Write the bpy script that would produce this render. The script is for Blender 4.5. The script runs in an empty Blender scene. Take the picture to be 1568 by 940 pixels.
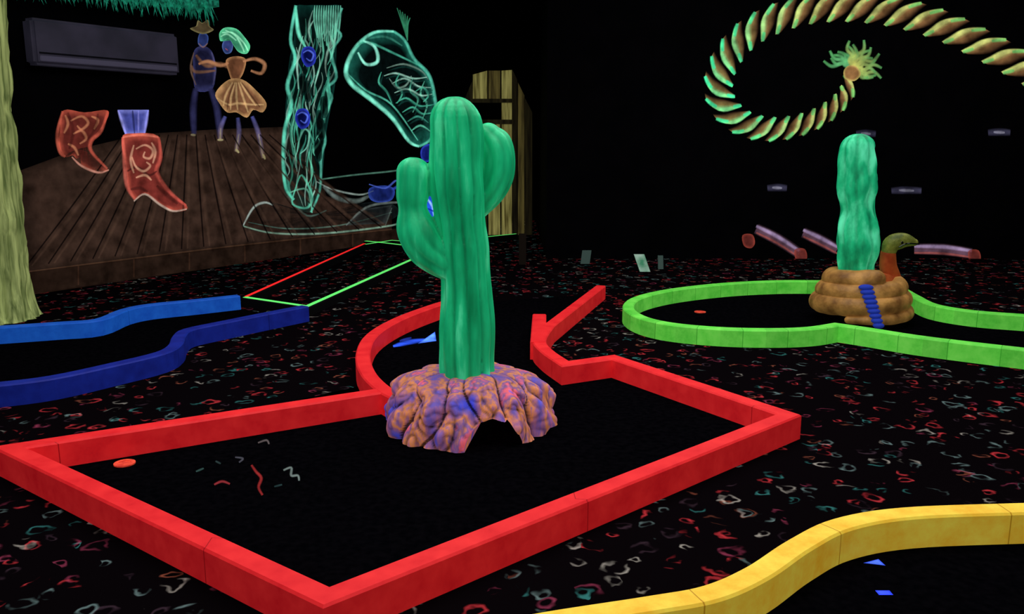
import bpy, bmesh, math, random
from mathutils import Vector, noise, Matrix
random.seed(7)
S=bpy.context.scene
try: S.view_settings.view_transform='Standard'
except Exception: pass
F=1300.0; TH=math.radians(11.1); CH=1.5
sn,cs=math.sin(TH),math.cos(TH)
H=0.13; W=0.095
cam=bpy.data.cameras.new('camera'); co=bpy.data.objects.new('camera',cam); S.collection.objects.link(co)
cam.sensor_width=36; cam.lens=36*F/1568; cam.clip_end=100
co.location=(0,0,CH); co.rotation_euler=(math.pi/2-TH,0,0); S.camera=co
# survey helpers: photo measurements intersected with the real floor / wall planes of the room
def ray(u,v):
    a=(u-784)/F; b=(v-470)/F
    return Vector((a,cs-b*sn,-sn-b*cs))
def G(u,v,z=0.0):
    d=ray(u,v); t=(z-CH)/d.z
    return Vector((d.x*t,d.y*t,z))
def PY(u,v,Y):
    d=ray(u,v); t=Y/d.y
    return Vector((d.x*t,Y,CH+d.z*t))
W0=Vector((-4.77,8.3,0)); WD=Vector((.5446,.8386,0)).normalized(); WN=Vector((WD.y,-WD.x,0))
def MW(u,v,off=0.01):
    d=ray(u,v); C=Vector((0,0,CH)); p0=W0+WN*off
    t=(p0-C).dot(WN)/d.dot(WN)
    return C+d*t
BY=10.9
def BW(u,v,off=0.01): return PY(u,v,BY-off)
def s2l(c): return tuple((x/255/12.92 if x/255<=.04045 else ((x/255+.055)/1.055)**2.4) for x in c)
# ---------- materials
def newmat(name):
    m=bpy.data.materials.new(name); m.use_nodes=True; nt=m.node_tree
    b=nt.nodes['Principled BSDF']; return m,nt,b
def N(nt,t,**k):
    n=nt.nodes.new(t)
    for a,v in k.items(): setattr(n,a,v)
    return n
def fluo(name,c1,c2,em=.25,scale=6,stretch=(1,1,1),rough=.6,bump=.0,bscale=40,ramp=None,spec=.3,crease=None):
    m,nt,b=newmat(name); L=nt.links
    tc=N(nt,'ShaderNodeTexCoord'); mp=N(nt,'ShaderNodeMapping'); mp.inputs['Scale'].default_value=stretch
    L.new(tc.outputs['Object'],mp.inputs['Vector'])
    no=N(nt,'ShaderNodeTexNoise'); no.inputs['Scale'].default_value=scale; no.inputs['Detail'].default_value=6
    L.new(mp.outputs[0],no.inputs['Vector'])
    cr=N(nt,'ShaderNodeValToRGB'); L.new(no.outputs['Fac'],cr.inputs[0])
    st=ramp or [(.35,c1),(.65,c2)]
    e=cr.color_ramp.elements
    while len(e)<len(st): e.new(.5)
    for i,(p,c) in enumerate(st):
        e[i].position=p; e[i].color=(*s2l(c),1)
    out=cr.outputs[0]
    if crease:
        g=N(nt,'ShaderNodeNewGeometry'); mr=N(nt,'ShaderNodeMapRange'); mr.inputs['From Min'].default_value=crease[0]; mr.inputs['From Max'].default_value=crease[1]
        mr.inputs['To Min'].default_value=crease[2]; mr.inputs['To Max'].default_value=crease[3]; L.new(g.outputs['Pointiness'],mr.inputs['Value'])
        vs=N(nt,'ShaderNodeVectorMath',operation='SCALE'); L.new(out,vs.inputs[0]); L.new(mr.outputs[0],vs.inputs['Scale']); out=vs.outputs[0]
    L.new(out,b.inputs['Base Color']); L.new(out,b.inputs['Emission Color'])
    b.inputs['Emission Strength'].default_value=em; b.inputs['Roughness'].default_value=rough
    b.inputs['Specular IOR Level'].default_value=spec
    if bump:
        n2=N(nt,'ShaderNodeTexNoise'); n2.inputs['Scale'].default_value=bscale; L.new(mp.outputs[0],n2.inputs['Vector'])
        bp=N(nt,'ShaderNodeBump'); bp.inputs['Strength'].default_value=bump; bp.inputs['Distance'].default_value=.02
        L.new(n2.outputs['Fac'],bp.inputs['Height']); L.new(bp.outputs[0],b.inputs['Normal'])
    return m
def curbmat(name,c1,c2,em=.2,seam=1.3,block=0,sd=.6):
    m,nt,b=newmat(name); L=nt.links
    tc=N(nt,'ShaderNodeTexCoord'); no=N(nt,'ShaderNodeTexNoise'); no.inputs['Scale'].default_value=9; no.inputs['Detail'].default_value=10; no.inputs['Roughness'].default_value=.65
    L.new(tc.outputs['Object'],no.inputs['Vector'])
    cr=N(nt,'ShaderNodeValToRGB'); cr.color_ramp.elements[0].position=.3; cr.color_ramp.elements[1].position=.7
    cr.color_ramp.elements[0].color=(*s2l(c1),1); cr.color_ramp.elements[1].color=(*s2l(c2),1)
    L.new(no.outputs['Fac'],cr.inputs[0])
    uv=N(nt,'ShaderNodeUVMap'); sx=N(nt,'ShaderNodeSeparateXYZ'); L.new(uv.outputs[0],sx.inputs[0])
    dv=N(nt,'ShaderNodeMath',operation='DIVIDE'); dv.inputs[1].default_value=seam; L.new(sx.outputs[0],dv.inputs[0])
    fr=N(nt,'ShaderNodeMath',operation='FRACT'); L.new(dv.outputs[0],fr.inputs[0])
    gt=N(nt,'ShaderNodeMath',operation='LESS_THAN'); gt.inputs[1].default_value=.005/seam; L.new(fr.outputs[0],gt.inputs[0])
    mx=N(nt,'ShaderNodeMix',data_type='RGBA'); L.new(gt.outputs[0],mx.inputs['Factor']); L.new(cr.outputs[0],mx.inputs['A'])
    mx.inputs['B'].default_value=(*[x*sd for x in s2l(c1)],1)
    out=mx.outputs['Result']
    if block:
        d2=N(nt,'ShaderNodeMath',operation='DIVIDE'); d2.inputs[1].default_value=block; L.new(sx.outputs[0],d2.inputs[0])
        fl=N(nt,'ShaderNodeMath',operation='FLOOR'); L.new(d2.outputs[0],fl.inputs[0])
        wn=N(nt,'ShaderNodeTexWhiteNoise',noise_dimensions='1D'); L.new(fl.outputs[0],wn.inputs['W'])
        mr=N(nt,'ShaderNodeMapRange'); mr.inputs['To Min'].default_value=.8; mr.inputs['To Max'].default_value=1.0; L.new(wn.outputs['Value'],mr.inputs['Value'])
        m2=N(nt,'ShaderNodeVectorMath',operation='SCALE'); L.new(out,m2.inputs[0]); L.new(mr.outputs[0],m2.inputs['Scale']); out=m2.outputs[0]
    L.new(out,b.inputs['Base Color']); L.new(out,b.inputs['Emission Color'])
    b.inputs['Emission Strength'].default_value=em; b.inputs['Roughness'].default_value=.55; b.inputs['Specular IOR Level'].default_value=.2
    return m
def plain(name,c,em=0,rough=.8,spec=.1):
    m,nt,b=newmat(name); b.inputs['Base Color'].default_value=(*s2l(c),1); b.inputs['Emission Color'].default_value=(*s2l(c),1)
    b.inputs['Emission Strength'].default_value=em; b.inputs['Roughness'].default_value=rough; b.inputs['Specular IOR Level'].default_value=spec
    return m
def paintmat():
    m,nt,b=newmat('fluorescent_paint'); L=nt.links
    at=N(nt,'ShaderNodeAttribute',attribute_name='Col'); tr=N(nt,'ShaderNodeBsdfTransparent'); mx=N(nt,'ShaderNodeMixShader')
    tc=N(nt,'ShaderNodeTexCoord'); no=N(nt,'ShaderNodeTexNoise'); no.inputs['Scale'].default_value=7; no.inputs['Detail'].default_value=5
    L.new(tc.outputs['Object'],no.inputs['Vector']); mr=N(nt,'ShaderNodeMapRange'); mr.inputs['From Min'].default_value=.3; mr.inputs['From Max'].default_value=.7
    mr.inputs['To Min'].default_value=.4; mr.inputs['To Max'].default_value=1.2; L.new(no.outputs['Fac'],mr.inputs['Value'])
    vs=N(nt,'ShaderNodeVectorMath',operation='SCALE'); L.new(at.outputs['Color'],vs.inputs[0]); L.new(mr.outputs[0],vs.inputs['Scale'])
    L.new(vs.outputs[0],b.inputs['Base Color']); L.new(vs.outputs[0],b.inputs['Emission Color'])
    b.inputs['Emission Strength'].default_value=.95; b.inputs['Roughness'].default_value=.9; b.inputs['Specular IOR Level'].default_value=0
    L.new(at.outputs['Alpha'],mx.inputs[0]); L.new(tr.outputs[0],mx.inputs[1]); L.new(b.outputs[0],mx.inputs[2])
    L.new(mx.outputs[0],nt.nodes['Material Output'].inputs[0]); return m
PAINT=paintmat()
def carpet():
    m,nt,b=newmat('carpet'); L=nt.links
    tc=N(nt,'ShaderNodeTexCoord')
    dn=N(nt,'ShaderNodeTexNoise'); dn.inputs['Scale'].default_value=11; L.new(tc.outputs['Object'],dn.inputs['Vector'])
    sb=N(nt,'ShaderNodeVectorMath',operation='SUBTRACT'); sb.inputs[1].default_value=(.5,.5,.5); L.new(dn.outputs['Color'],sb.inputs[0])
    sc=N(nt,'ShaderNodeVectorMath',operation='SCALE'); sc.inputs['Scale'].default_value=.10; L.new(sb.outputs[0],sc.inputs[0])
    ad=N(nt,'ShaderNodeVectorMath',operation='ADD'); L.new(tc.outputs['Object'],ad.inputs[0]); L.new(sc.outputs[0],ad.inputs[1])
    outs=[]
    for k,(scale,r,w,off,keep) in enumerate([(7.2,.25,.085,0,.56),(9.5,.2,.09,31.3,.42)]):
        o=N(nt,'ShaderNodeVectorMath',operation='ADD'); o.inputs[1].default_value=(off,off*.7,0); L.new(ad.outputs[0],o.inputs[0])
        vo=N(nt,'ShaderNodeTexVoronoi',voronoi_dimensions='2D'); vo.inputs['Scale'].default_value=scale; L.new(o.outputs[0],vo.inputs['Vector'])
        s=N(nt,'ShaderNodeMath',operation='SUBTRACT'); s.inputs[1].default_value=r; L.new(vo.outputs['Distance'],s.inputs[0])
        a=N(nt,'ShaderNodeMath',operation='ABSOLUTE'); L.new(s.outputs[0],a.inputs[0])
        mr=N(nt,'ShaderNodeMapRange'); mr.inputs['From Min'].default_value=w; mr.inputs['From Max'].default_value=w*.1; L.new(a.outputs[0],mr.inputs['Value'])
        n2=N(nt,'ShaderNodeTexNoise'); n2.inputs['Scale'].default_value=scale*1.5; n2.inputs['Detail'].default_value=1; L.new(o.outputs[0],n2.inputs['Vector'])
        m2=N(nt,'ShaderNodeMapRange'); m2.inputs['From Min'].default_value=.45; m2.inputs['From Max'].default_value=.66; L.new(n2.outputs['Fac'],m2.inputs['Value'])
        mu=N(nt,'ShaderNodeMath',operation='MULTIPLY'); L.new(mr.outputs[0],mu.inputs[0]); L.new(m2.outputs[0],mu.inputs[1])
        cr=N(nt,'ShaderNodeValToRGB'); cr.color_ramp.interpolation='CONSTANT'
        cols=[(0,(175,46,52)),(.27,(92,114,112)),(.42,(50,36,44)),(.55,(145,140,130)),(.66,(45,108,104)),(.78,(120,44,66)),(.9,(130,70,52))]
        e=cr.color_ramp.elements
        while len(e)<len(cols): e.new(.5)
        for i,(p,c) in enumerate(cols): e[i].position=p; e[i].color=(*s2l(c),1)
        sx=N(nt,'ShaderNodeSeparateColor'); L.new(vo.outputs['Color'],sx.inputs[0]); L.new(sx.outputs[0],cr.inputs[0])
        kp=N(nt,'ShaderNodeMath',operation='LESS_THAN'); kp.inputs[1].default_value=keep; L.new(sx.outputs[1],kp.inputs[0])
        m3=N(nt,'ShaderNodeMath',operation='MULTIPLY'); L.new(mu.outputs[0],m3.inputs[0]); L.new(kp.outputs[0],m3.inputs[1])
        ml=N(nt,'ShaderNodeVectorMath',operation='SCALE'); L.new(cr.outputs[0],ml.inputs[0]); L.new(m3.outputs[0],ml.inputs['Scale'])
        outs.append(ml.outputs[0])
    sm=N(nt,'ShaderNodeVectorMath',operation='ADD'); L.new(outs[0],sm.inputs[0]); L.new(outs[1],sm.inputs[1])
    s3=N(nt,'ShaderNodeVectorMath',operation='ADD'); s3.inputs[1].default_value=(.003,.0018,.0026); L.new(sm.outputs[0],s3.inputs[0])
    L.new(s3.outputs[0],b.inputs['Base Color']); L.new(sm.outputs[0],b.inputs['Emission Color']); b.inputs['Emission Strength'].default_value=.25
    b.inputs['Roughness'].default_value=1; b.inputs['Specular IOR Level'].default_value=0
    return m
# ---------- mesh utils
def obj(name,verts,faces,mat=None,parent=None,smooth=False,uvs=None):
    me=bpy.data.meshes.new(name); me.from_pydata([tuple(v) for v in verts],[],faces); me.update()
    o=bpy.data.objects.new(name,me); S.collection.objects.link(o)
    if mat: me.materials.append(mat)
    if parent: o.parent=parent
    if smooth:
        for p in me.polygons: p.use_smooth=True
    if uvs:
        ul=me.uv_layers.new(name='UVMap')
        for lp in me.loops: ul.data[lp.index].uv=uvs[lp.vertex_index]
    return o
def empty(name,loc=(0,0,0)):
    e=bpy.data.objects.new(name,None); S.collection.objects.link(e); e.location=(0,0,0); return e
def catmull(p,n=6,closed=False):
    p=[Vector(q) for q in p]; out=[]; m=len(p)
    rng=range(m if closed else m-1)
    for i in rng:
        if closed: a,b,c,d=p[i-1],p[i],p[(i+1)%m],p[(i+2)%m]
        else: a,b,c,d=p[max(i-1,0)],p[i],p[i+1],p[min(i+2,m-1)]
        for k in range(n):
            t=k/n
            out.append(.5*((2*b)+(c-a)*t+(2*a-5*b+4*c-d)*t*t+(3*b-a-3*c+d)*t**3))
    if not closed: out.append(p[-1])
    return out
def curb(name,path,mat,parent,h=H,w=W,base=0.0):
    p=[Vector((q.x,q.y)) for q in path]; n=len(p)
    ch=.008 if w>.06 else .002; prof=[(-w/2,base),(-w/2,h-ch),(-w/2+ch,h),(w/2-ch,h),(w/2,h-ch),(w/2,base)]
    V=[];UV=[];Fc=[];s=0
    for i in range(n):
        if i: s+=(p[i]-p[i-1]).length
        d1=(p[i]-p[i-1]).normalized() if i else (p[1]-p[0]).normalized()
        d2=(p[i+1]-p[i]).normalized() if i<n-1 else d1
        n1=Vector((-d1.y,d1.x)); n2=Vector((-d2.y,d2.x)); m=(n1+n2).normalized(); k=1/max(m.dot(n1),.35)
        for (o,z) in prof:
            V.append((p[i].x+m.x*o*k,p[i].y+m.y*o*k,z)); UV.append((s,z))
    for i in range(n-1):
        for j in range(6):
            a=i*6+j; b=i*6+(j+1)%6; Fc.append((a,b,b+6,a+6))
    Fc.append(tuple(range(5,-1,-1))); Fc.append(tuple((n-1)*6+j for j in range(6)))
    o=obj(name,V,Fc,mat,parent,uvs=UV)
    bm=bmesh.new(); bm.from_mesh(o.data); bmesh.ops.recalc_face_normals(bm,faces=bm.faces); bm.to_mesh(o.data); bm.free()
    return o
def turf(name,pts,mat,parent,z=.006):
    me=bpy.data.meshes.new(name); bm=bmesh.new()
    f=bm.faces.new([bm.verts.new((q.x,q.y,z)) for q in pts]); bmesh.ops.triangulate(bm,faces=[f])
    bmesh.ops.recalc_face_normals(bm,faces=bm.faces)
    bm.to_mesh(me); bm.free(); me.materials.append(mat); o=bpy.data.objects.new(name,me); S.collection.objects.link(o); o.parent=parent
    return o
def box(name,c,s,mat,parent=None,rotz=0,bev=0):
    bm=bmesh.new(); bmesh.ops.create_cube(bm,size=1)
    for v in bm.verts: v.co=Vector((v.co.x*s[0],v.co.y*s[1],v.co.z*s[2]))
    if bev: bmesh.ops.bevel(bm,geom=bm.edges[:],offset=bev,segments=3,affect='EDGES')
    R=Matrix.Rotation(rotz,4,'Z')
    for v in bm.verts: v.co=R@v.co+Vector(c)
    me=bpy.data.meshes.new(name); bm.to_mesh(me); bm.free(); me.materials.append(mat)
    o=bpy.data.objects.new(name,me); S.collection.objects.link(o)
    if parent: o.parent=parent
    return o
def tubegeo(pts,rad,seg=32,ribs=0,amp=0,n=8,wob=0,sd=0,dome0=True,dome1=True,flat=1,wf=9):
    P=catmull(pts,n); R=[q.x for q in catmull([(r,0,0) for r in rad],n)]
    def fr(i):
        return (P[min(i+1,len(P)-1)]-P[max(i-1,0)]).normalized()
    x=Vector((1,0,0)); t0=fr(0); x=(x-t0*x.dot(t0)).normalized() if abs(t0.x)<.9 else Vector((0,1,0)).cross(t0).normalized()
    data=[]
    for i in range(len(P)):
        t=fr(i); x=(x-t*x.dot(t)).normalized(); data.append((P[i],t,x.copy(),R[i]))
    full=[]
    if dome0:
        p,t,xx,r=data[0]
        for k in range(1,7):
            a=k/7*math.pi/2; full.append((p-t*r*math.cos(a),t,xx,r*math.sin(a)))
    full+=data
    if dome1:
        p,t,xx,r=data[-1]
        for k in range(6,0,-1):
            a=k/7*math.pi/2; full.append((p+t*r*math.cos(a),t,xx,r*math.sin(a)))
    V=[];Fc=[]
    for (p,t,xx,r) in full:
        y=t.cross(xx)
        for j in range(seg):
            a=2*math.pi*j/seg
            rr=r*(1+(amp*(abs(math.cos(a*ribs/2))**.7-.7) if ribs else 0))
            q=p+(xx*math.cos(a)+y*math.sin(a)*flat)*rr
            if wob: q=q+(q-p)*wob*noise.noise(Vector((q.x*wf,q.y*wf,q.z*wf*.6))+Vector((sd,sd,sd)))
            V.append(q)
    m=len(full)
    for i in range(m-1):
        for j in range(seg):
            a=i*seg+j;b=i*seg+(j+1)%seg; Fc.append((a,b,b+seg,a+seg))
    Fc.append(tuple(range(seg-1,-1,-1))); Fc.append(tuple((m-1)*seg+j for j in range(seg)))
    return V,Fc
def merge(geos):
    V=[];Fc=[]
    for v,f in geos:
        o=len(V); V+=list(v); Fc+=[tuple(i+o for i in q) for q in f]
    return V,Fc
def applymods(o):
    dg=bpy.context.evaluated_depsgraph_get(); me=bpy.data.meshes.new_from_object(o.evaluated_get(dg)); o.modifiers.clear(); o.data=me
    for p in me.polygons: p.use_smooth=True
# ---------- room
blk=fluo('black_wall_paint',(3,3,5),(6,5,8),em=0,scale=3,rough=.9,spec=.03)
floor=obj('floor',[(-12,-5,0),(14,-5,0),(14,17,0),(-12,17,0)],[(0,1,2,3)],carpet())
ceil=obj('ceiling',[(-12,-5,4.4),(14,-5,4.4),(14,17,4.4),(-12,17,4.4)],[(3,2,1,0)],blk)
def wall(name,a,b,th=.1):
    a=Vector((*a,0));b=Vector((*b,0)); d=(b-a).normalized(); n=Vector((-d.y,d.x,0))*th
    v=[a,b,b+n,a+n]; v=v+[q+Vector((0,0,4.4)) for q in v]
    return obj(name,v,[(0,1,2,3),(7,6,5,4),(0,4,5,1),(1,5,6,2),(2,6,7,3),(3,7,4,0)],blk)
AX=.44
e0=W0-WD*15; e1=W0+WD*9.6
wall('wall_left',(e0.x,e0.y),(e1.x,e1.y))
wall('wall_back',(AX,BY),(12,BY)); wall('wall_alcove',(AX,e1.y),(AX,BY+.1)); wall('wall_right',(12,BY),(12,-4)); wall('wall_front',(12,-4),(-12,-4))
turfm=fluo('black_turf',(3,3,5),(8,7,10),em=0,scale=30,rough=1,spec=0)
# ---------- flat painted artwork helper
class Art:
    def __init__(s,name,fn,parent,layer=.012): s.V=[];s.F=[];s.C=[];s.fn=fn;s.name=name;s.p=parent;s.layer=layer
    def stroke(s,pts,w,col,al=1.,taper=.5,n=5,col2=None):
        P=catmull([(x,y,0) for x,y in pts],n); m=len(P); c=s2l(col); c2=s2l(col2) if col2 else c
        i0=len(s.V); s.layer+=.0001
        for i,p in enumerate(P):
            t=(P[min(i+1,m-1)]-P[max(i-1,0)]); t=t.normalized() if t.length>0 else Vector((1,0,0)); nn=Vector((-t.y,t.x,0)); k=i/(m-1)
            ww=w/2*(1-taper+taper*math.sin(math.pi*min(max(k,.03),.97)))
            cc=tuple(c[j]*(1-k)+c2[j]*k for j in range(3))
            for o,a in ((-1,0),(-.3,1),(.3,1),(1,0)):
                q=p+nn*ww*o; s.V.append(s.fn(q.x,q.y,s.layer)); s.C.append((*cc,a*al))
        for i in range(m-1):
            for j in range(3):
                a=i0+i*4+j; s.F.append((a,a+1,a+5,a+4))
    def fill(s,pts,rim,ctr,ar=1.,ac=1.,inset=.72,n=4,smooth=True):
        P=catmull([(x,y,0) for x,y in pts],n,True) if smooth else [Vector((x,y,0)) for x,y in pts]
        c=sum(P,Vector())/len(P); m=len(P); i0=len(s.V); s.layer+=.0001
        for k,cc,a in ((1,rim,ar),(inset,ctr,ac),(0.02,ctr,ac)):
            for p in P:
                q=c+(p-c)*k; s.V.append(s.fn(q.x,q.y,s.layer)); s.C.append((*s2l(cc),a))
        for k in range(2):
            for i in range(m):
                a=i0+k*m+i;b=i0+k*m+(i+1)%m; s.F.append((a,b,b+m,a+m))
        s.F.append(tuple(i0+2*m+i for i in range(m)))
    def done(s):
        o=obj(s.name,s.V,s.F,PAINT,s.p); ca=o.data.color_attributes.new('Col','FLOAT_COLOR','POINT')
        for i,c in enumerate(s.C): ca.data[i].color=c
        return o
FL=lambda u,v,l: G(u,v,l)
# ---------- red hole
redm=curbmat('red_curb_paint',(222,26,36),(252,48,50),em=.24,seam=1.7,sd=.6)
R=empty('mini_golf_hole')
main=[G(u,v,H) for u,v in [(592,596),(14,684),(500,912),(1208,634),(939,546),(866,556)]]
tail=[G(u,v,H) for u,v in [(866,556),(838,537),(826,520),(840,498),(920,437)]]
curb('curb',main[:-1]+catmull([main[-1]]+tail[1:4],5)+[tail[4]],redm,R)
curb('curb_stub',[G(826,481,H),G(824,524,H)],redm,R,h=H+.002,w=.11)
left=[G(u,v,H) for u,v in [(720,452),(672,465),(612,487),(570,512),(556,540),(562,568),(584,592),(612,608),(640,618)]]
curb('curb_curve',catmull(left,5),redm,R,h=H+.001)
turf('turf',[G(u,v,0) for u,v in [(600,620),(20,712),(500,945),(1205,665),(939,565),(866,575),(826,550),(840,520),(920,450),(720,465),(672,485),(570,530),(562,590)]],turfm,R)
def ringcup(u,v,r,parent,col):
    c=G(u,v,0); V=[];Fc=[]; n=40
    for k,(rr,z) in enumerate([(r*.0,.009),(r*.6,.009),(r*.6,.012),(r,.012),(r,.004)]):
        for j in range(n): V.append((c.x+rr*math.cos(2*math.pi*j/n),c.y+rr*math.sin(2*math.pi*j/n),z))
    for k in range(4):
        for j in range(n): Fc.append((k*n+j,k*n+(j+1)%n,(k+1)*n+(j+1)%n,(k+1)*n+j))
    o=obj('cup_ring',V,Fc,col,parent)
cupm=fluo('orange_cup_paint',(190,40,35),(250,90,60),em=.25,scale=30)
ringcup(191,712,.048,R,cupm)
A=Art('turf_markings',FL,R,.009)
for q,c,w in [([(385,712),(392,722),(400,732),(396,746),(402,758)],(170,50,50),6),([(434,720),(446,716),(446,728),(456,728),(458,736)],(120,135,130),5),
    ([(328,742),(340,737),(352,741)],(150,50,55),5),([(300,722),(312,717)],(60,90,85),4),([(395,678),(408,674),(412,680)],(110,100,100),4),([(330,706),(338,710)],(60,80,80),4),([(360,700),(372,702),(366,708)],(80,80,90),4),([(420,745),(432,742)],(60,90,90),4)]: A.stroke(q,w,c,.5,.3)
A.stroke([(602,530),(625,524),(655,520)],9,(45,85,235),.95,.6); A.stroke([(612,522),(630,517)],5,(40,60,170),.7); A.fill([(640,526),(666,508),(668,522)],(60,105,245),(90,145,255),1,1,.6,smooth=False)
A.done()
# ---------- green hole
grm=curbmat('green_curb_paint',(84,215,62),(132,248,94),em=.3,block=.16,seam=.32,sd=.7)
Gh=empty('mini_golf_hole')
gp=[(1620,541),(1568,534),(1480,524),(1400,514),(1330,503),(1281,496),(1240,502),(1180,504),(1100,502),(1025,495),(980,484),(962,469),(978,455),(1030,443),(1110,434),(1190,430),(1260,430),(1330,431),(1372,438),(1400,452),(1430,466),(1490,476),(1568,482),(1640,487)]
gpp=[G(u,v,H) for u,v in gp]
gc=gpp[:1]+catmull(gpp[1:6],4)[:-1]+catmull(gpp[5:],5)
curb('curb',gc,grm,Gh); turf('turf',[Vector((q.x,q.y,0)) for q in gc],turfm,Gh)
ringcup(1072,479,.05,Gh,cupm)
# ---------- blue hole
b1=curbmat('blue_curb_paint',(18,80,190),(30,105,215),em=.25); b2=curbmat('dark_blue_curb_paint',(18,32,130),(26,48,165),em=.12)
Bh=empty('mini_golf_hole')
bf=[G(u,v,H) for u,v in [(-60,504),(0,500),(90,494),(150,489),(190,474),(230,466),(300,459),(365,452)]]
bn=[G(u,v,H) for u,v in [(-60,592),(0,587),(80,577),(170,558),(245,540),(268,527),(274,514),(288,504),(340,493),(400,481),(467,468)]]
curb('curb_far',catmull(bf,4),b1,Bh); curb('curb_near',catmull(bn,4),b2,Bh)
turf('turf',[Vector((q.x,q.y,0)) for q in catmull(bf,4)+catmull(bn,4)[::-1]],turfm,Bh)
# ---------- yellow hole
ym=curbmat('yellow_curb_paint',(248,186,44),(255,230,82),em=.28,seam=.75)
Yh=empty('mini_golf_hole')
yp=[G(u,v,H) for u,v in [(700,975),(840,948),(1000,923),(1090,906),(1160,875),(1225,832),(1290,801),(1390,784),(1568,777),(1760,772)]]
yc=catmull(yp,6); curb('curb',yc,ym,Yh)
turf('turf',[Vector((q.x,q.y,0)) for q in yc]+[Vector((2.2,1.2,0)),Vector((-.3,1.2,0))],turfm,Yh)
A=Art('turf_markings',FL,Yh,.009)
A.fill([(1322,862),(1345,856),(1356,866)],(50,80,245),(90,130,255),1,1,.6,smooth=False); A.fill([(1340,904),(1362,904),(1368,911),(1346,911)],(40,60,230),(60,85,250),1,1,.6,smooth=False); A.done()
# ---------- taped hole at rear
Th=empty('mini_golf_hole')
dk=plain('black_curb_paint',(10,10,12)); rt=plain('red_glow_tape',(255,40,40),.7); gt=plain('green_glow_tape',(110,255,120),.55)
def tape(pts,m,w=.03):
    q=[G(u,v,.08) for u,v in pts]; curb('curb_board',q,dk,Th,h=.08,w=.08); curb('glow_tape',q,m,Th,h=.084,w=w,base=.078)
tape([(377,454),(558,373)],rt,.035); tape([(375,455),(470,469),(640,393)],gt,.045)
tape([(560,369),(590,372),(640,378)],gt,.05); tape([(560,374),(600,368),(640,371),(712,366),(790,358)],gt,.03)
# ---------- main cactus
CY=4.33
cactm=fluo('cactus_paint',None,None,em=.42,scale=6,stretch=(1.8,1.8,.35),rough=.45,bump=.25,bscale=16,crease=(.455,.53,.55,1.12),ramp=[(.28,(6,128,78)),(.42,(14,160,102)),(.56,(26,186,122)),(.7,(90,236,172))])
def PP(l,Y): return [PY(u,v,Y) for u,v in l]
def pr(l,Y): return [r*Y/F*1.0 for r in l]
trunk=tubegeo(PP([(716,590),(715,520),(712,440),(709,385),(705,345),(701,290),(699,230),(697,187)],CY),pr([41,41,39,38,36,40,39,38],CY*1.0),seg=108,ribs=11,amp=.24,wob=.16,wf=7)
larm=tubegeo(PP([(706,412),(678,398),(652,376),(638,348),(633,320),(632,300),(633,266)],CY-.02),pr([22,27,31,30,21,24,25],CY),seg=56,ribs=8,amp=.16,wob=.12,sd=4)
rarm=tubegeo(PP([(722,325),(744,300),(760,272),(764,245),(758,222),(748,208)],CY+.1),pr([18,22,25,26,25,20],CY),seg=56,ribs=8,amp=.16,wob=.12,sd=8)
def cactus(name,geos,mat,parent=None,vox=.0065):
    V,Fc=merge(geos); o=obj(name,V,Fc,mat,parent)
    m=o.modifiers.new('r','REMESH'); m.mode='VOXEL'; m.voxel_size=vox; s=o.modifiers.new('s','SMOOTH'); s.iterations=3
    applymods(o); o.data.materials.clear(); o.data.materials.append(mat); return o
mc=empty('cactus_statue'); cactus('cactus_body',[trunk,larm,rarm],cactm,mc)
# rock base with tunnel
rc=G(722,650,0)
TD=Vector((.14,.99,0)).normalized(); TX=Vector((TD.y,-TD.x,0)); TC=Vector((-.095,3.95,0)); TA,TB=.132,.155
def tq(p):
    d=p-TC; return d.dot(TX)/TA, d.z/TB, d.dot(TD)
def rock():
    V=[];Fc=[]; n=340; m=96
    for i in range(m):
        t=i/(m-1); ph=t*math.pi/2*.97
        for j in range(n):
            a=2*math.pi*j/n; d=Vector((math.cos(a),math.sin(a),0))
            rr=.46*(math.cos(ph)**.52); z=.305*math.sin(ph)**.88
            wv=noise.noise(Vector((d.x*1.6,d.y*1.6,t*1.3+4)))*3.0
            lob=abs(math.sin(a*6+wv))**.55
            q=Vector((d.x*3.2,d.y*3.2,t*3.0)); bil=abs(noise.noise(q+Vector((3,1,7)))); big=noise.noise(Vector((d.x*1.1,d.y*1.1,t*.8+2)))
            fine=abs(noise.noise(q*2.6))
            k=.80+.15*lob*(1-.35*t)+.18*bil+.10*big+.05*fine
            zz=z*(1+.10*big+.10*(lob-.6)*math.sin(math.pi*t))
            V.append((rc.x+d.x*rr*k,rc.y+d.y*rr*k*.97,max(0,zz)))
    V.append((rc.x,rc.y,.31))
    for i in range(m-1):
        for j in range(n): Fc.append((i*n+j,i*n+(j+1)%n,(i+1)*n+(j+1)%n,(i+1)*n+j))
    for j in range(n): Fc.append(((m-1)*n+j,(m-1)*n+(j+1)%n,m*n))
    return V,Fc
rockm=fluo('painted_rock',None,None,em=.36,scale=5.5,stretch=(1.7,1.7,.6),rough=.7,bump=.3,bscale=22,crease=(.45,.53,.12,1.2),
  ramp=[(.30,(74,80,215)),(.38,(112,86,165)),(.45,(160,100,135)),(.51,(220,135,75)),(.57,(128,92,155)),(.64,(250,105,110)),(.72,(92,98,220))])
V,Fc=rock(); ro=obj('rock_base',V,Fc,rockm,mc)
bm=bmesh.new(); bm.from_mesh(ro.data)
kill=[f for f in bm.faces if (lambda c:(c[0]**2+c[1]**2<1))(tq(f.calc_center_median()))]
bmesh.ops.delete(bm,geom=kill,context='FACES')
bd=[e for e in bm.edges if e.is_boundary]; bv=set(v for e in bd for v in e.verts)
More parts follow.
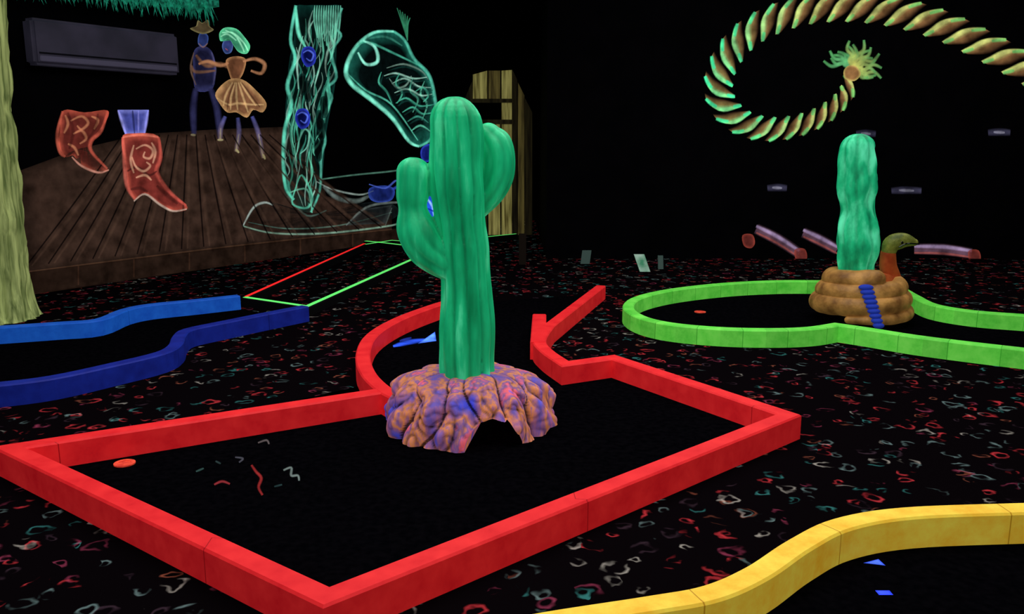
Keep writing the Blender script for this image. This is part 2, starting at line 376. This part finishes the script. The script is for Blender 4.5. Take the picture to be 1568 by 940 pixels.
for v in bv:
    a_,b_,_=tq(v.co); r=math.hypot(a_,b_)
    if .75<r<1.35 and (v.co.z>.002 or abs(a_)<1.2):
        na,nb=a_/r,b_/r; dpt=(v.co-TC).dot(TD); v.co=TC+TX*(na*TA)+TD*dpt+Vector((0,0,max(0,nb*TB)))
te_=[e for e in bd if all(.9<math.hypot(*tq(v.co)[:2])<1.1 for v in e.verts) and not all(v.co.z<.001 for v in e.verts)]
ex=bmesh.ops.extrude_edge_only(bm,edges=te_)
for g in ex['geom']:
    if isinstance(g,bmesh.types.BMVert):
        dpt=(g.co-TC).dot(TD); mid=(rc-TC).dot(TD); g.co=g.co+TD*(mid-dpt)
bm.to_mesh(ro.data); bm.free()
for p in ro.data.polygons: p.use_smooth=True
if hasattr(ro.data,'set_sharp_from_angle'): ro.data.set_sharp_from_angle(angle=math.radians(55))
# ---------- second cactus with coiled snake
C2=G(1316,492,0); Y2=C2.y
sc=empty('cactus_statue')
t2=tubegeo(PP([(1313,455),(1313,420),(1313,385),(1312,345),(1313,320),(1312,290),(1312,260),(1313,230)],Y2),pr([27,27,29,29,25,28,27,25],Y2),seg=72,ribs=8,amp=.26,wob=.25,sd=3)
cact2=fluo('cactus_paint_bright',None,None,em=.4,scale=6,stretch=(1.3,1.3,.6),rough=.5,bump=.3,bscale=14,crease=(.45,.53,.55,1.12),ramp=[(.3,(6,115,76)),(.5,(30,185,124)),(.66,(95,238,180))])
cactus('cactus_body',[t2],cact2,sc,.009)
def coil():
    pts=[];rad=[]; turns=3.1; n=60
    for i in range(n):
        k=i/(n-1); a=-2.2+k*turns*2*math.pi
        R0=.365-.13*k; z=.075+.32*k
        pts.append((C2.x+R0*math.cos(a),C2.y+R0*math.sin(a),z)); rad.append(.03+.052*min(1,k*6))
    top=[PY(1366,432,Y2-.0),PY(1360,408,Y2-.03),PY(1360,388,Y2-.05),PY(1366,373,Y2-.07),PY(1384,368,Y2-.09),PY(1400,371,Y2-.1)]
    pts+= [tuple(q) for q in top]; rad+=[.07,.07,.06,.07,.06,.03]
    return pts,rad
pts,rad=coil()
snm=fluo('snake_paint',(120,80,38),(205,150,78),em=.16,scale=7,rough=.5,bump=.3,bscale=24)
sn_=empty('coiled_snake'); v,f_=tubegeo(pts[:-6],rad[:-6],seg=32,n=6,wob=.1); obj('body_coil',v,f_,snm,sn_,smooth=True)
nm=fluo('snake_neck_paint',(150,58,26),(205,100,48),em=.16,scale=8,rough=.5)
top=[Vector(p) for p in pts[-7:-3]]; v,f_=tubegeo(top,[.07,.07,.068,.06],seg=24,n=6); obj('neck',v,f_,nm,sn_,smooth=True)
hm=fluo('snake_head_paint',(78,90,34),(138,142,60),em=.14,scale=14,rough=.5,bump=.3)
hd=[Vector(p) for p in pts[-4:]]
v,f_=tubegeo(hd,[.055,.07,.062,.03],seg=24,n=6,flat=.95)
eye=plain('snake_eye',(15,15,10),.0,.2,.6); eyew=plain('snake_eye_ring',(180,175,85),.1)
obj('head',v,f_,hm,sn_,smooth=True)
mo=[hd[1]+Vector((.03,-.068,-.02)),hd[2]+Vector((0,-.06,-.02)),hd[3]+Vector((.03,-.02,-.012))]; v,f_=tubegeo(mo,[.006,.007,.006],seg=8,n=5); obj('mouth_line',v,f_,eye,sn_)
def ball(name,c,r,m,par,sc_=(1,1,1)):
    bm=bmesh.new(); bmesh.ops.create_uvsphere(bm,u_segments=18,v_segments=12,radius=r)
    for q in bm.verts: q.co=Vector((q.co.x*sc_[0],q.co.y*sc_[1],q.co.z*sc_[2]))+Vector(c)
    me=bpy.data.meshes.new(name); bm.to_mesh(me); bm.free(); me.materials.append(m); o=bpy.data.objects.new(name,me); S.collection.objects.link(o); o.parent=par
ec=hd[1]+Vector((.045,-.055,.016)); ball('eye_ring',ec,.021,eyew,sn_); ball('eye',ec+Vector((.003,-.011,.002)),.015,eye,sn_)
rm=plain('snake_rattle_paint',(40,62,175),.25)
geos=[]
for k in range(9):
    yy=Y2-.325-.017*k
    p=PY(1326+k*2.4,440+k*7.3,yy)
    bm=bmesh.new(); bmesh.ops.create_uvsphere(bm,u_segments=16,v_segments=8,radius=1)
    geos.append(([Vector((q.co.x*(.06-.002*k),q.co.y*.04,q.co.z*.024))+p for q in bm.verts],[tuple(w.index for w in fc.verts) for fc in bm.faces])); bm.free()
V,Fc=merge(geos); obj('rattle',V,Fc,rm,sn_,smooth=True)
# ---------- left tree trunk
tw=fluo('pale_bark_paint',(82,100,46),(190,205,125),em=.18,scale=9,stretch=(2.8,2.8,.16),rough=.7,bump=.5,bscale=14)
TY=G(0,488,0).y
tp=[(-5,486),(-6,450),(-8,380),(-14,280),(-22,180),(-32,60),(-40,-60),(-46,-160)]
V,Fc=tubegeo(PP(tp,TY),pr([58,46,42,38,36,36,36,38],TY),seg=120,ribs=19,amp=.12,wob=.15,dome0=False,dome1=False)
V=[Vector((q.x,q.y,min(max(q.z,0),4.38))) for q in V]
obj('tree_trunk',V,Fc,tw,smooth=True)
# ---------- air unit on left wall
a=MW(32,45,0);b_=MW(254,45,0); zt=(MW(150,42,0)).z; zb=MW(150,108,0).z
mid=(a+b_)/2; mid.z=(zt+zb)/2; ang=math.atan2(WD.y,WD.x)
ac=empty('air_conditioner'); acm=fluo('air_conditioner_casing',(48,46,60),(62,58,76),em=.2,scale=3)
ln=(b_-a).length
acc=mid+WN*.11
box('casing',acc,(ln,.18,zt-zb),acm,ac,ang,.03)
box('louvre',acc+WN*.095-Vector((0,0,(zt-zb)*.36)),(ln*.94,.02,.05),plain('louvre_grey',(84,80,100),.25),ac,ang,.006)
box('louvre_gap',acc+WN*.093-Vector((0,0,(zt-zb)*.24)),(ln*.94,.012,.015),plain('gap_dark',(20,20,28)),ac,ang)
# thatch awning
V=[];Fc=[]
z0=MW(100,-16,0).z
for k in range(900):
    s=random.uniform(-1.2,2.1); L_=random.uniform(.1,.24); w=random.uniform(.008,.022); o=.3+random.uniform(-.05,.08)
    p=W0+WD*s+WN*o; p.z=z0+random.uniform(0,.14); dx=random.uniform(-.1,.1); i=len(V)
    V+=[p-WD*w,p+WD*w,p+WD*(dx)+WN*random.uniform(-.03,.05)-Vector((0,0,L_))]; Fc.append((i,i+1,i+2))
i=len(V); pa=W0-WD*1.3; pb=W0+WD*2.2
for p in (pa,pb):
    for (o,z) in [(0.02,0),(.36,0),(.36,.3),(0.02,.3)]: V.append(p+WN*o+Vector((0,0,z0+z)))
Fc+=[(i,i+1,i+5,i+4),(i+1,i+2,i+6,i+5),(i+2,i+3,i+7,i+6),(i+3,i,i+4,i+7),(i,i+3,i+2,i+1),(i+4,i+5,i+6,i+7)]
obj('thatch_awning',V,Fc,fluo('teal_thatch',(8,80,62),(45,200,160),em=.2,scale=20))
# ---------- wooden gate
gate=empty('wooden_gate'); GY=13.7
wd=fluo('yellow_wood',(95,86,40),(195,186,108),em=.32,scale=5,stretch=(4,4,.3),rough=.8,bump=.3)
wd2=fluo('dim_wood',(60,50,26),(130,116,62),em=.22,scale=5,stretch=(4,4,.3),rough=.8)
wd3=fluo('dark_wood',(32,26,14),(66,58,32),em=.12,scale=5,stretch=(4,4,.3),rough=.8)
def plank(u0,u1,vt0,vt1,vb,m,th=.05,Y=GY):
    q=[PY(u0,vb,Y),PY(u1,vb,Y),PY(u1,vt1,Y),PY(u0,vt0,Y)]; q[0].z=q[1].z=max(0,min(q[0].z,q[1].z))
    q2=[p+Vector((0,th,0)) for p in q]
    obj('plank',q+q2,[(0,1,2,3),(7,6,5,4),(0,4,5,1),(1,5,6,2),(2,6,7,3),(3,7,4,0)],m,gate)
plank(712,723,150,124,372,wd3); plank(724,746,114,108,153,wd); plank(748,766,108,108,153,wd2); plank(768,784,108,107,372,wd)
plank(724,746,186,186,372,wd3); plank(748,766,186,186,372,wd)
plank(785,792,107,122,372,wd3); plank(793,803,126,146,372,wd2); plank(804,815,150,172,372,wd3)
plank(712,786,151,151,157,wd3,Y=GY-.06); plank(712,786,183,183,190,wd3,Y=GY-.06)
pz=PY(800,358,10.4).z; px=PY(800,400,10.4).x
box('wooden_post',(px,10.4,pz/2),(.09,.09,pz),plain('dark_post_brown',(34,26,20)))
# ---------- small markers on floor at the back wall
mk=fluo('marker_white_green',(70,150,110),(180,215,195),em=.2,scale=9); mk2=plain('marker_dim',(70,90,84),.15)
def marker(u,v,w,h,m,lean=0):
    e=empty('hole_marker_sign'); p=G(u,v,0); s=p.y/F
    vv=[p,p+Vector((w*s,0,0)),p+Vector((w*s-lean*s,.05,h*s)),p+Vector((-lean*s,.05,h*s))]; v2=[q+Vector((0,.03,0)) for q in vv]
    obj('panel',vv+v2,[(0,1,2,3),(7,6,5,4),(0,4,5,1),(1,5,6,2),(2,6,7,3),(3,7,4,0)],m,e)
marker(889,404,14,20,mk2,-3); marker(980,416,16,26,mk,9); marker(1008,412,8,20,mk2)
# ---------- murals
mur=empty('wall_mural')
A=Art('painted_stage',MW,mur)
A.fill([(28,262),(120,228),(220,205),(330,198),(440,194),(480,240),(500,300),(600,330),(600,352),(380,374),(200,396),(42,416)],(32,22,17),(50,35,28),1,1,.9,smooth=False)
A.fill([(42,416),(200,396),(380,374),(640,346),(640,368),(380,402),(200,430),(42,452)],(28,17,12),(36,24,18),.9,.9,.8,smooth=False)
for k in range(17):
    x0=40+k*34; x1=300+(k-8)*14; yb=412-x0*.11
    A.stroke([(x0,yb),((x0+x1)/2,(yb+205)/2+4),(x1,206)],3.5,(8,5,5),.9,.2)
    A.stroke([(x0+9,yb-1),((x0+x1)/2+6,(yb+215)/2+4),(x1+3,215)],8,(82,60,48),.3,.7)
A.stroke([(42,416),(200,396),(380,374),(600,351)],3,(84,58,42),.5,.2)
for x in (120,205,290,375,460,540): A.stroke([(x,408-(x-110)*.118),(x,438-(x-110)*.14)],3,(65,42,30),.55,0)
A.stroke([(42,452),(200,430),(380,402),(560,378)],3,(56,38,26),.4,.2)
A.done()
A=Art('painted_boots',MW,mur)
A.fill([(97,169),(130,172),(165,169),(160,190),(140,215),(138,232),(158,250),(165,260),(145,262),(122,250),(112,238),(100,240),(90,222),(92,200)],(165,72,56),(96,38,32),1,1,.8)
A.stroke([(96,170),(88,205),(92,232),(100,240)],8,(195,92,72),.7); A.stroke([(165,170),(155,200),(140,215),(140,232),(164,258)],8,(190,86,68),.7)
A.stroke([(110,240),(125,254),(150,264),(167,260)],5,(190,130,112),.8)
for c in [[(108,185),(125,178),(135,188),(125,198),(118,192)],[(112,205),(125,200),(132,212),(122,220)],[(104,220),(114,226),(120,238)],[(140,178),(150,184),(144,198)],[(100,176),(104,190),(98,204)]]: A.stroke(c,6,(195,125,90),.65)
A.stroke([(104,172),(112,200),(106,228)],8,(50,16,16),.5); A.stroke([(150,174),(146,196),(134,214)],7,(50,16,16),.5)
A.fill([(180,168),(228,168),(222,205),(192,207)],(120,125,205),(70,76,155),1,1,.6,smooth=False)
A.stroke([(181,169),(193,206)],6,(160,160,230),.7); A.stroke([(227,169),(221,205)],6,(150,150,225),.7); A.stroke([(203,169),(206,204)],5,(20,24,60),.7); A.stroke([(212,169),(212,204)],4,(140,140,215),.6)
A.fill([(186,212),(205,204),(242,208),(246,240),(240,262),(255,290),(284,312),(284,322),(262,322),(235,306),(222,296),(208,305),(196,290),(194,262)],(178,78,62),(115,44,38),1,1,.82)
A.stroke([(188,210),(191,250),(195,285),(207,306)],9,(205,100,85),.7); A.stroke([(243,210),(246,240),(240,264),(258,292),(285,315)],9,(200,88,75),.7)
A.stroke([(205,308),(222,297),(245,313),(265,323),(286,320)],5,(190,165,148),.85); A.stroke([(188,210),(215,206),(243,210)],6,(220,120,98),.85)
A.stroke([(195,262),(210,256),(228,268),(240,262)],6,(50,18,18),.7); A.stroke([(240,284),(255,298),(272,312)],9,(55,22,20),.6); A.stroke([(200,290),(214,288),(226,294)],8,(55,22,20),.6)
for c in [[(208,228),(222,222),(234,230),(230,242),(220,240),(222,232)],[(202,240),(208,255),(220,262),(230,254),(224,248)],[(208,272),(222,268),(232,276)],[(205,222),(200,245),(205,265)],[(232,218),(238,232),(234,250)]]: A.stroke(c,5.5,(210,155,125),.7)
A.done()
A=Art('painted_dancers',MW,mur)
A.fill([(297,78),(310,70),(324,78),(330,100),(326,135),(300,138),(296,105)],(50,52,95),(26,26,52))
A.stroke([(300,135),(296,165),(297,205)],13,(40,40,74),.9,.3); A.stroke([(322,135),(332,165),(337,212)],13,(40,40,74),.9,.3)
A.stroke([(297,80),(292,105),(300,130)],4,(110,85,70),.6); A.stroke([(324,80),(330,105),(326,130)],4,(90,85,120),.5)
A.fill([(305,52),(313,50),(319,56),(317,68),(309,72),(303,66)],(60,85,150),(38,50,100)); A.stroke([(304,66),(311,72),(318,66)],3,(150,110,80),.6)
A.fill([(291,44),(300,40),(303,31),(310,35),(318,30),(321,40),(327,46),(310,52)],(125,115,75),(72,60,40))
A.stroke([(300,84),(315,100),(338,98),(350,104)],9,(110,75,55),.9); A.stroke([(293,100),(300,110),(330,108)],7,(100,70,55),.9)
for q in [[(345,178),(338,196),(337,214)],[(364,180),(366,205),(361,232)],[(386,178),(396,205),(403,242)]]:
    A.stroke(q,9,(70,75,140),1,.3,col2=(110,90,78)); A.stroke(q[1:],3,(150,140,110),.6)
A.stroke([(361,228),(366,234)],5,(150,140,100)); A.stroke([(403,236),(406,244)],5,(150,140,100)); A.stroke([(292,206),(300,207)],5,(120,110,85)); A.stroke([(333,214),(342,214)],5,(140,130,95))
A.fill([(346,92),(360,86),(376,90),(374,108),(366,122),(356,124),(350,110)],(175,125,82),(105,66,44))
A.fill([(350,122),(372,122),(392,138),(408,158),(402,172),(388,168),(378,180),(362,172),(348,172),(336,158),(330,142)],(190,145,95),(120,80,54),1,1,.72)
for q in [[(356,126),(346,145),(342,162)],[(362,126),(362,148),(364,168)],[(368,126),(380,145),(392,162)],[(360,126),(354,148),(353,168)],[(365,126),(372,148),(380,172)],[(332,150),(350,160),(364,158),(385,160),(404,160)]]: A.stroke(q,5,(210,175,122),.6)
for q in [[(358,128),(350,150),(348,168)],[(370,126),(386,148),(398,164)]]: A.stroke(q,4,(60,35,22),.6)
A.stroke([(372,94),(390,90),(405,98),(400,112),(384,108)],8,(180,125,88),.95); A.stroke([(350,96),(338,100),(318,94),(304,98)],8,(175,120,84),.95)
A.fill([(343,62),(352,60),(357,68),(354,80),(345,82),(340,72)],(80,105,165),(52,64,120)); A.stroke([(345,74),(349,77)],2,(200,90,90),.8)
A.fill([(336,50),(345,42),(362,44),(374,56),(383,70),(378,82),(366,80),(358,70),(350,58),(342,62),(337,62)],(95,205,150),(60,145,108),1,1,.7)
for q in [[(340,50),(356,50),(372,64),(380,78)],[(345,46),(360,54),(370,70),(374,80)],[(338,56),(348,52),(362,62)]]: A.stroke(q,4,(165,240,200),.7)
A.done()
# timber post with bolts
A=Art('painted_timber_post',MW,mur)
A.fill([(452,12),(470,8),(500,8),(524,12),(516,60),(513,130),(500,200),(492,280),(476,325),(446,310),(434,285),(436,190),(442,100),(450,60)],(14,54,48),(6,22,20),.9,.9,.85)
random.seed(3)
te=[(80,195,162),(105,210,176),(66,160,138),(160,215,195),(120,155,140)]
def lerp(tab,y):
    for (y0,x0),(y1,x1) in zip(tab,tab[1:]):
        if y<=y1: return x0+(x1-x0)*(y-y0)/(y1-y0)
    return tab[-1][1]
LE=[(0,455),(60,448),(100,443),(190,437),(285,435),(325,460)]; RE=[(0,526),(60,516),(130,511),(200,498),(280,490),(325,476)]
A.stroke([(453,8),(445,60),(452,90),(440,130),(446,160),(436,200),(434,250),(438,288),(450,306)],8,(100,220,188),.85,.3)
A.stroke([(524,12),(514,40),(522,55),(508,80),(515,118),(500,135),(508,150),(494,185),(498,215),(492,240),(490,290),(476,325)],6,(90,190,165),.7,.3)
A.stroke([(453,10),(457,50),(468,72)],8,(115,230,195),.9,.6)
for k in range(85):
    f=random.uniform(.04,.96); y0=random.uniform(8,270); L_=random.uniform(25,90); ph=random.uniform(0,6); am=random.uniform(.02,.07)
    q=[]
    for j in range(6):
        y=min(y0+L_*j/5,318); xx=f+am*math.sin(ph+j*1.1); q.append((lerp(LE,y)*(1-xx)+lerp(RE,y)*xx,y))
    A.stroke(q,random.uniform(2.5,5),random.choice(te),random.uniform(.2,.75),.8,n=3)
for k in range(12): A.stroke([(482+k*3.6,8),(481+k*3.6,30),(486+k*2.8,58+k*7%23)],3.6,(115,205,175),.75,.6)
for k in range(6):
    x,y=random.uniform(450,500),random.uniform(100,280); A.fill([(x-6,y-14),(x+4,y-16),(x+6,y+10),(x-3,y+14)],(10,40,36),(3,8,8),.8,.9)
A.stroke([(452,290),(462,268),(478,300),(470,318),(448,312),(452,290)],5,(90,190,160),.8)
A.stroke([(460,235),(470,225),(474,205),(466,198),(458,215),(455,232)],4,(120,205,180),.7)
A.stroke([(440,296),(470,290),(478,326)],4,(110,190,160),.6)
for x,y in ((472,87),(463,182)):
    A.fill([(x-11,y),(x-7,y-14),(x+6,y-15),(x+12,y-3),(x+9,y+11),(x-3,y+15)],(45,60,190),(12,18,80),1,1,.6)
    A.stroke([(x-8,y-6),(x,y-10),(x+8,y-4),(x+4,y+6),(x-3,y+2)],4,(90,115,235),.9)
A.done()
A=Art('painted_big_boot',MW,mur)
out=[(545,72),(572,50),(603,48),(620,62),(634,90),(655,112),(664,140),(668,180),(660,212),(642,224),(626,216),(600,180),(568,152),(538,128),(530,105)]
A.fill(out,(30,105,90),(5,14,14),.95,.95,.74)
A.stroke([(642,224),(626,216),(600,180),(568,152),(538,128),(530,105),(545,72),(572,50),(603,48)],9,(130,240,208),.95,.5)
A.stroke([(603,48),(620,62),(634,90),(655,112),(664,140),(668,180),(660,212),(642,224)],7,(90,200,172),.75,.3)
A.stroke([(545,72),(562,64),(600,80),(650,104)],5,(80,190,160),.7); A.stroke([(548,80),(560,98),(578,94),(574,72),(556,62)],7,(150,245,218),.95); A.stroke([(560,60),(590,56),(616,70)],5,(60,140,120),.7)
A.stroke([(532,112),(560,138),(600,160),(640,215)],4,(90,200,170),.8)
# creased shaft folds, stitched panel and strap
for q in [[(592,104),(618,98),(644,108),(656,122)],[(588,116),(606,112),(632,120),(654,118)],[(600,128),(620,120),(640,132),(660,134)],[(612,112),(606,128),(616,142),(608,158)],[(632,120),(628,138),(640,152),(632,172)],
  [(650,124),(644,144),(654,160),(646,184)],[(584,110),(580,126),(592,140),(600,158)],[(604,142),(624,136),(644,146),(662,144)],[(606,158),(622,150),(642,162),(664,160)],[(616,172),(632,164),(646,174),(664,172)],[(624,186),(640,178),(656,188)],[(630,200),(644,192),(660,202)],[(596,120),(608,134),(622,130),(630,116)],[(636,140),(648,134),(656,146),(648,156)]]:
    A.stroke(q,4.5,random.choice(te),.75,.7)
    A.stroke([(x+3,y+4) for x,y in q],5,(20,60,54),.6,.7)
for k in range(6): A.stroke([(608+k*4,12+k*3),(617+k*1.5,38),(624,62)],3,(60,150,110),.7,.5)
A.fill([(646,226),(662,220),(668,236),(655,248),(645,242)],(50,70,200),(20,30,110))
A.fill([(650,300),(662,296),(672,318),(668,342),(655,335)],(60,130,255),(40,90,230))
A.stroke([(650,300),(662,316),(666,342)],5,(150,200,255),1); A.stroke([(652,318),(670,326)],4,(20,40,150),.9)
A.done()
A=Art('painted_spur_boot',MW,mur)
A.fill([(372,345),(392,315),(420,310),(450,322),(500,325),(560,310),(600,312),(610,330),(560,348),(480,358),(400,356)],(20,28,28),(9,12,13),.9,.9,.85)
A.stroke([(372,346),(388,318),(405,310),(418,314)],5,(165,180,172),.8); A.stroke([(372,346),(420,357),(500,357),(600,345),(622,335)],4,(135,175,152),.6,.3)
A.stroke([(380,340),(440,350),(520,345),(600,325)],3,(95,135,120),.4)
A.stroke([(488,275),(540,268),(600,262),(640,255)],3.5,(90,140,120),.6,.2); A.stroke([(495,285),(515,302),(545,308),(565,300)],10,(110,125,120),.6); A.stroke([(485,278),(510,290),(550,298),(572,292)],4,(160,180,172),.6)
A.fill([(566,288),(590,284),(604,290),(600,306),(580,310),(566,304)],(50,75,170),(25,38,105),.8,.8); A.stroke([(600,290),(622,282),(640,288)],8,(50,72,170),.6)
A.fill([(530,345),(556,320),(600,314),(590,342)],(50,56,56),(24,28,29),.7,.7,smooth=False)
A.stroke([(530,345),(560,318),(600,310),(640,312)],5,(110,122,118),.55); A.stroke([(590,345),(600,318)],3,(90,105,98),.5); A.stroke([(565,282),(590,288),(608,276),(620,290)],4,(80,105,205),.6)
A.stroke([(440,300),(470,330),(500,322)],4,(80,110,100),.5)
A.done()
# rope on back wall
rm_=empty('wall_mural'); A=Art('painted_lasso_rope',BW,rm_)
path=[(1304,116),(1296,144),(1275,166),(1248,183),(1212,195),(1172,198),(1134,187),(1108,162),(1100,128),(1112,90),(1142,54),(1184,30),(1238,14),(1300,10),(1370,18),(1440,38),(1500,66),(1560,98),(1630,140)]
P=catmull([(x,y,0) for x,y in path],30); Ls=[0]
for i in range(1,len(P)): Ls.append(Ls[-1]+(P[i]-P[i-1]).length)
def atL(s):
    s=max(0,min(s,Ls[-1]-.01)); lo,hi=0,len(Ls)-1
    while hi-lo>1:
        m_=(lo+hi)//2
        if Ls[m_]<=s: lo=m_
        else: hi=m_
    k=(s-Ls[lo])/(Ls[hi]-Ls[lo]); p=P[lo]*(1-k)+P[hi]*k; t=(P[hi]-P[lo]).normalized(); return p,Vector((-t.y,t.x,0))
s=0
while s<Ls[-1]-20:
    k=s/Ls[-1]; hw=11+9*min(1,k*4)+3*k; st=21+17*k; adv=st*1.45
    # one strand = filled lens-shaped lobe crossing the rope
    fr_=[];bk=[];cen=[]
    for j in range(9):
        q=j/8; th=.56*st*math.sin(math.pi*(.06+.88*q))**.55
        yy=-(2*q-1)*hw*(1.04)
        base=s+adv*(q+.06*math.sin(2*math.pi*q))
        for lst,o in ((fr_,th*.95),(bk,-th*.95),(cen,0)):
            p,nn=atL(base+o*.9); lst.append(p+nn*yy)
    lf=max(0,min(1,(1250-cen[4].x)/150))
    hi=tuple(int(a_*(1-lf)+b2_*lf) for a_,b2_ in zip((186,190,112),(125,215,142)))
    g=tuple(int(a_*(1-lf)+b2_*lf) for a_,b2_ in zip((105,185,100),(50,225,160)))
    tan=tuple(int(a_*(1-lf)+b2_*lf) for a_,b2_ in zip((128,92,56),(120,104,60)))
    mid_=[(x+y)/2 for x,y in zip(fr_,bk)]
    i0=len(A.V); A.layer+=.0001
    cols=((hi,.0),(hi,1),(tan,1),((58,38,24),1),((20,14,10),0))
    for a1,b1 in zip(bk,fr_):
        for kk,(c,al) in zip((0,.12,.5,.85,1),cols):
            q=a1*(1-kk)+b1*kk; A.V.append(A.fn(q.x,q.y,A.layer)); A.C.append((*s2l(c),al))
    for i in range(8):
        for j in range(4):
            a=i0+i*5+j; A.F.append((a,a+1,a+6,a+5))
    A.stroke([(q.x,q.y) for q in [x*.8+y*.2 for x,y in zip(bk,fr_)]],st*.26,hi,.9,.5,n=3)
    for e in ((0,1,2),(-1,-2,-3)):
        A.stroke([(mid_[z].x*.6+bk[z].x*.4,mid_[z].y*.6+bk[z].y*.4) for z in e],8,g,.85,.3,n=3)
    s+=st
random.seed(5)
for rep in range(2):
  for an,L_ in [(-3.0,46),(-2.6,44),(-2.2,34),(-1.8,42),(-1.45,36),(-1.1,46),(-.75,42),(-.4,46),(-.1,44),(.25,46),(.55,34)]:
    an+=rep*.17; L_*=1-.2*rep
    c=Vector((1306,104,0)); d=Vector((math.cos(an),math.sin(an),0)); nn=Vector((-d.y,d.x,0)); wv=random.choice((-1,1))*5
    q=[c,c+d*L_*.35+nn*wv,c+d*L_*.7-nn*wv*.4,c+d*L_+nn*wv*.9]
    lfc=(110,190,130) if d.x<-.3 else (185,180,95)
    A.stroke([(x.x,x.y) for x in q],7.5,lfc,.85,.4,col2=(75,150,85))
A.fill([(1292,108),(1300,100),(1312,102),(1318,114),(1308,124),(1294,120)],(190,170,95),(140,100,60),1,1)
A.done()
A=Art('painted_dynamite_and_reflections',BW,rm_)
for q in [[(1158,350),(1190,366),(1224,388)],[(1230,356),(1256,368),(1282,382)],[(1400,381),(1445,382),(1488,388)]]:
    A.stroke(q,19,(96,68,84),.85,.1); A.stroke([(x,y-4) for x,y in q],8,(165,142,180),.75,.3); A.stroke([(x,y+6) for x,y in q],5,(160,82,76),.6,.3)
for x,y in ((1146,368),(1226,390),(1492,392)): A.fill([(x-9,y-8),(x+6,y-9),(x+10,y+4),(x+4,y+12),(x-7,y+8)],(140,58,48),(95,40,36),.8,.85,.6)
for x,y,w_ in ((1190,288,30),(1388,292,46),(1530,203,34),(1326,205,30),(1590,215,20)):  # lamp reflections in the glossy wall, painted on as pale strokes
    A.stroke([(x-w_/2,y),(x,y-1),(x+w_/2,y)],13,(60,58,80),.7,.2); A.stroke([(x-w_/4,y-1),(x+w_/4,y)],6,(140,138,155),.6)
A.done()
# ---------- lights
def area(name,loc,rot,size,e,col=(1,1,1)):
    l=bpy.data.lights.new(name,'AREA'); l.shape='RECTANGLE'; l.size=size[0]; l.size_y=size[1]; l.energy=e; l.color=col
    o=bpy.data.objects.new(name,l); S.collection.objects.link(o); o.location=loc; o.rotation_euler=rot; return o
area('ceiling_lamp',(0,4.2,4.3),(0,0,0),(6,5),215,(1,.97,1))
area('ceiling_lamp',(3.5,8,4.3),(0,0,0),(5,3),75)
area('ceiling_lamp',(-2,-1.5,4.0),(math.radians(50),0,0),(6,2),55,(.9,.93,1))
w=bpy.data.worlds.new('w'); S.world=w; w.use_nodes=True; w.node_tree.nodes['Background'].inputs[0].default_value=(0,0,0,1); w.node_tree.nodes['Background'].inputs[1].default_value=0
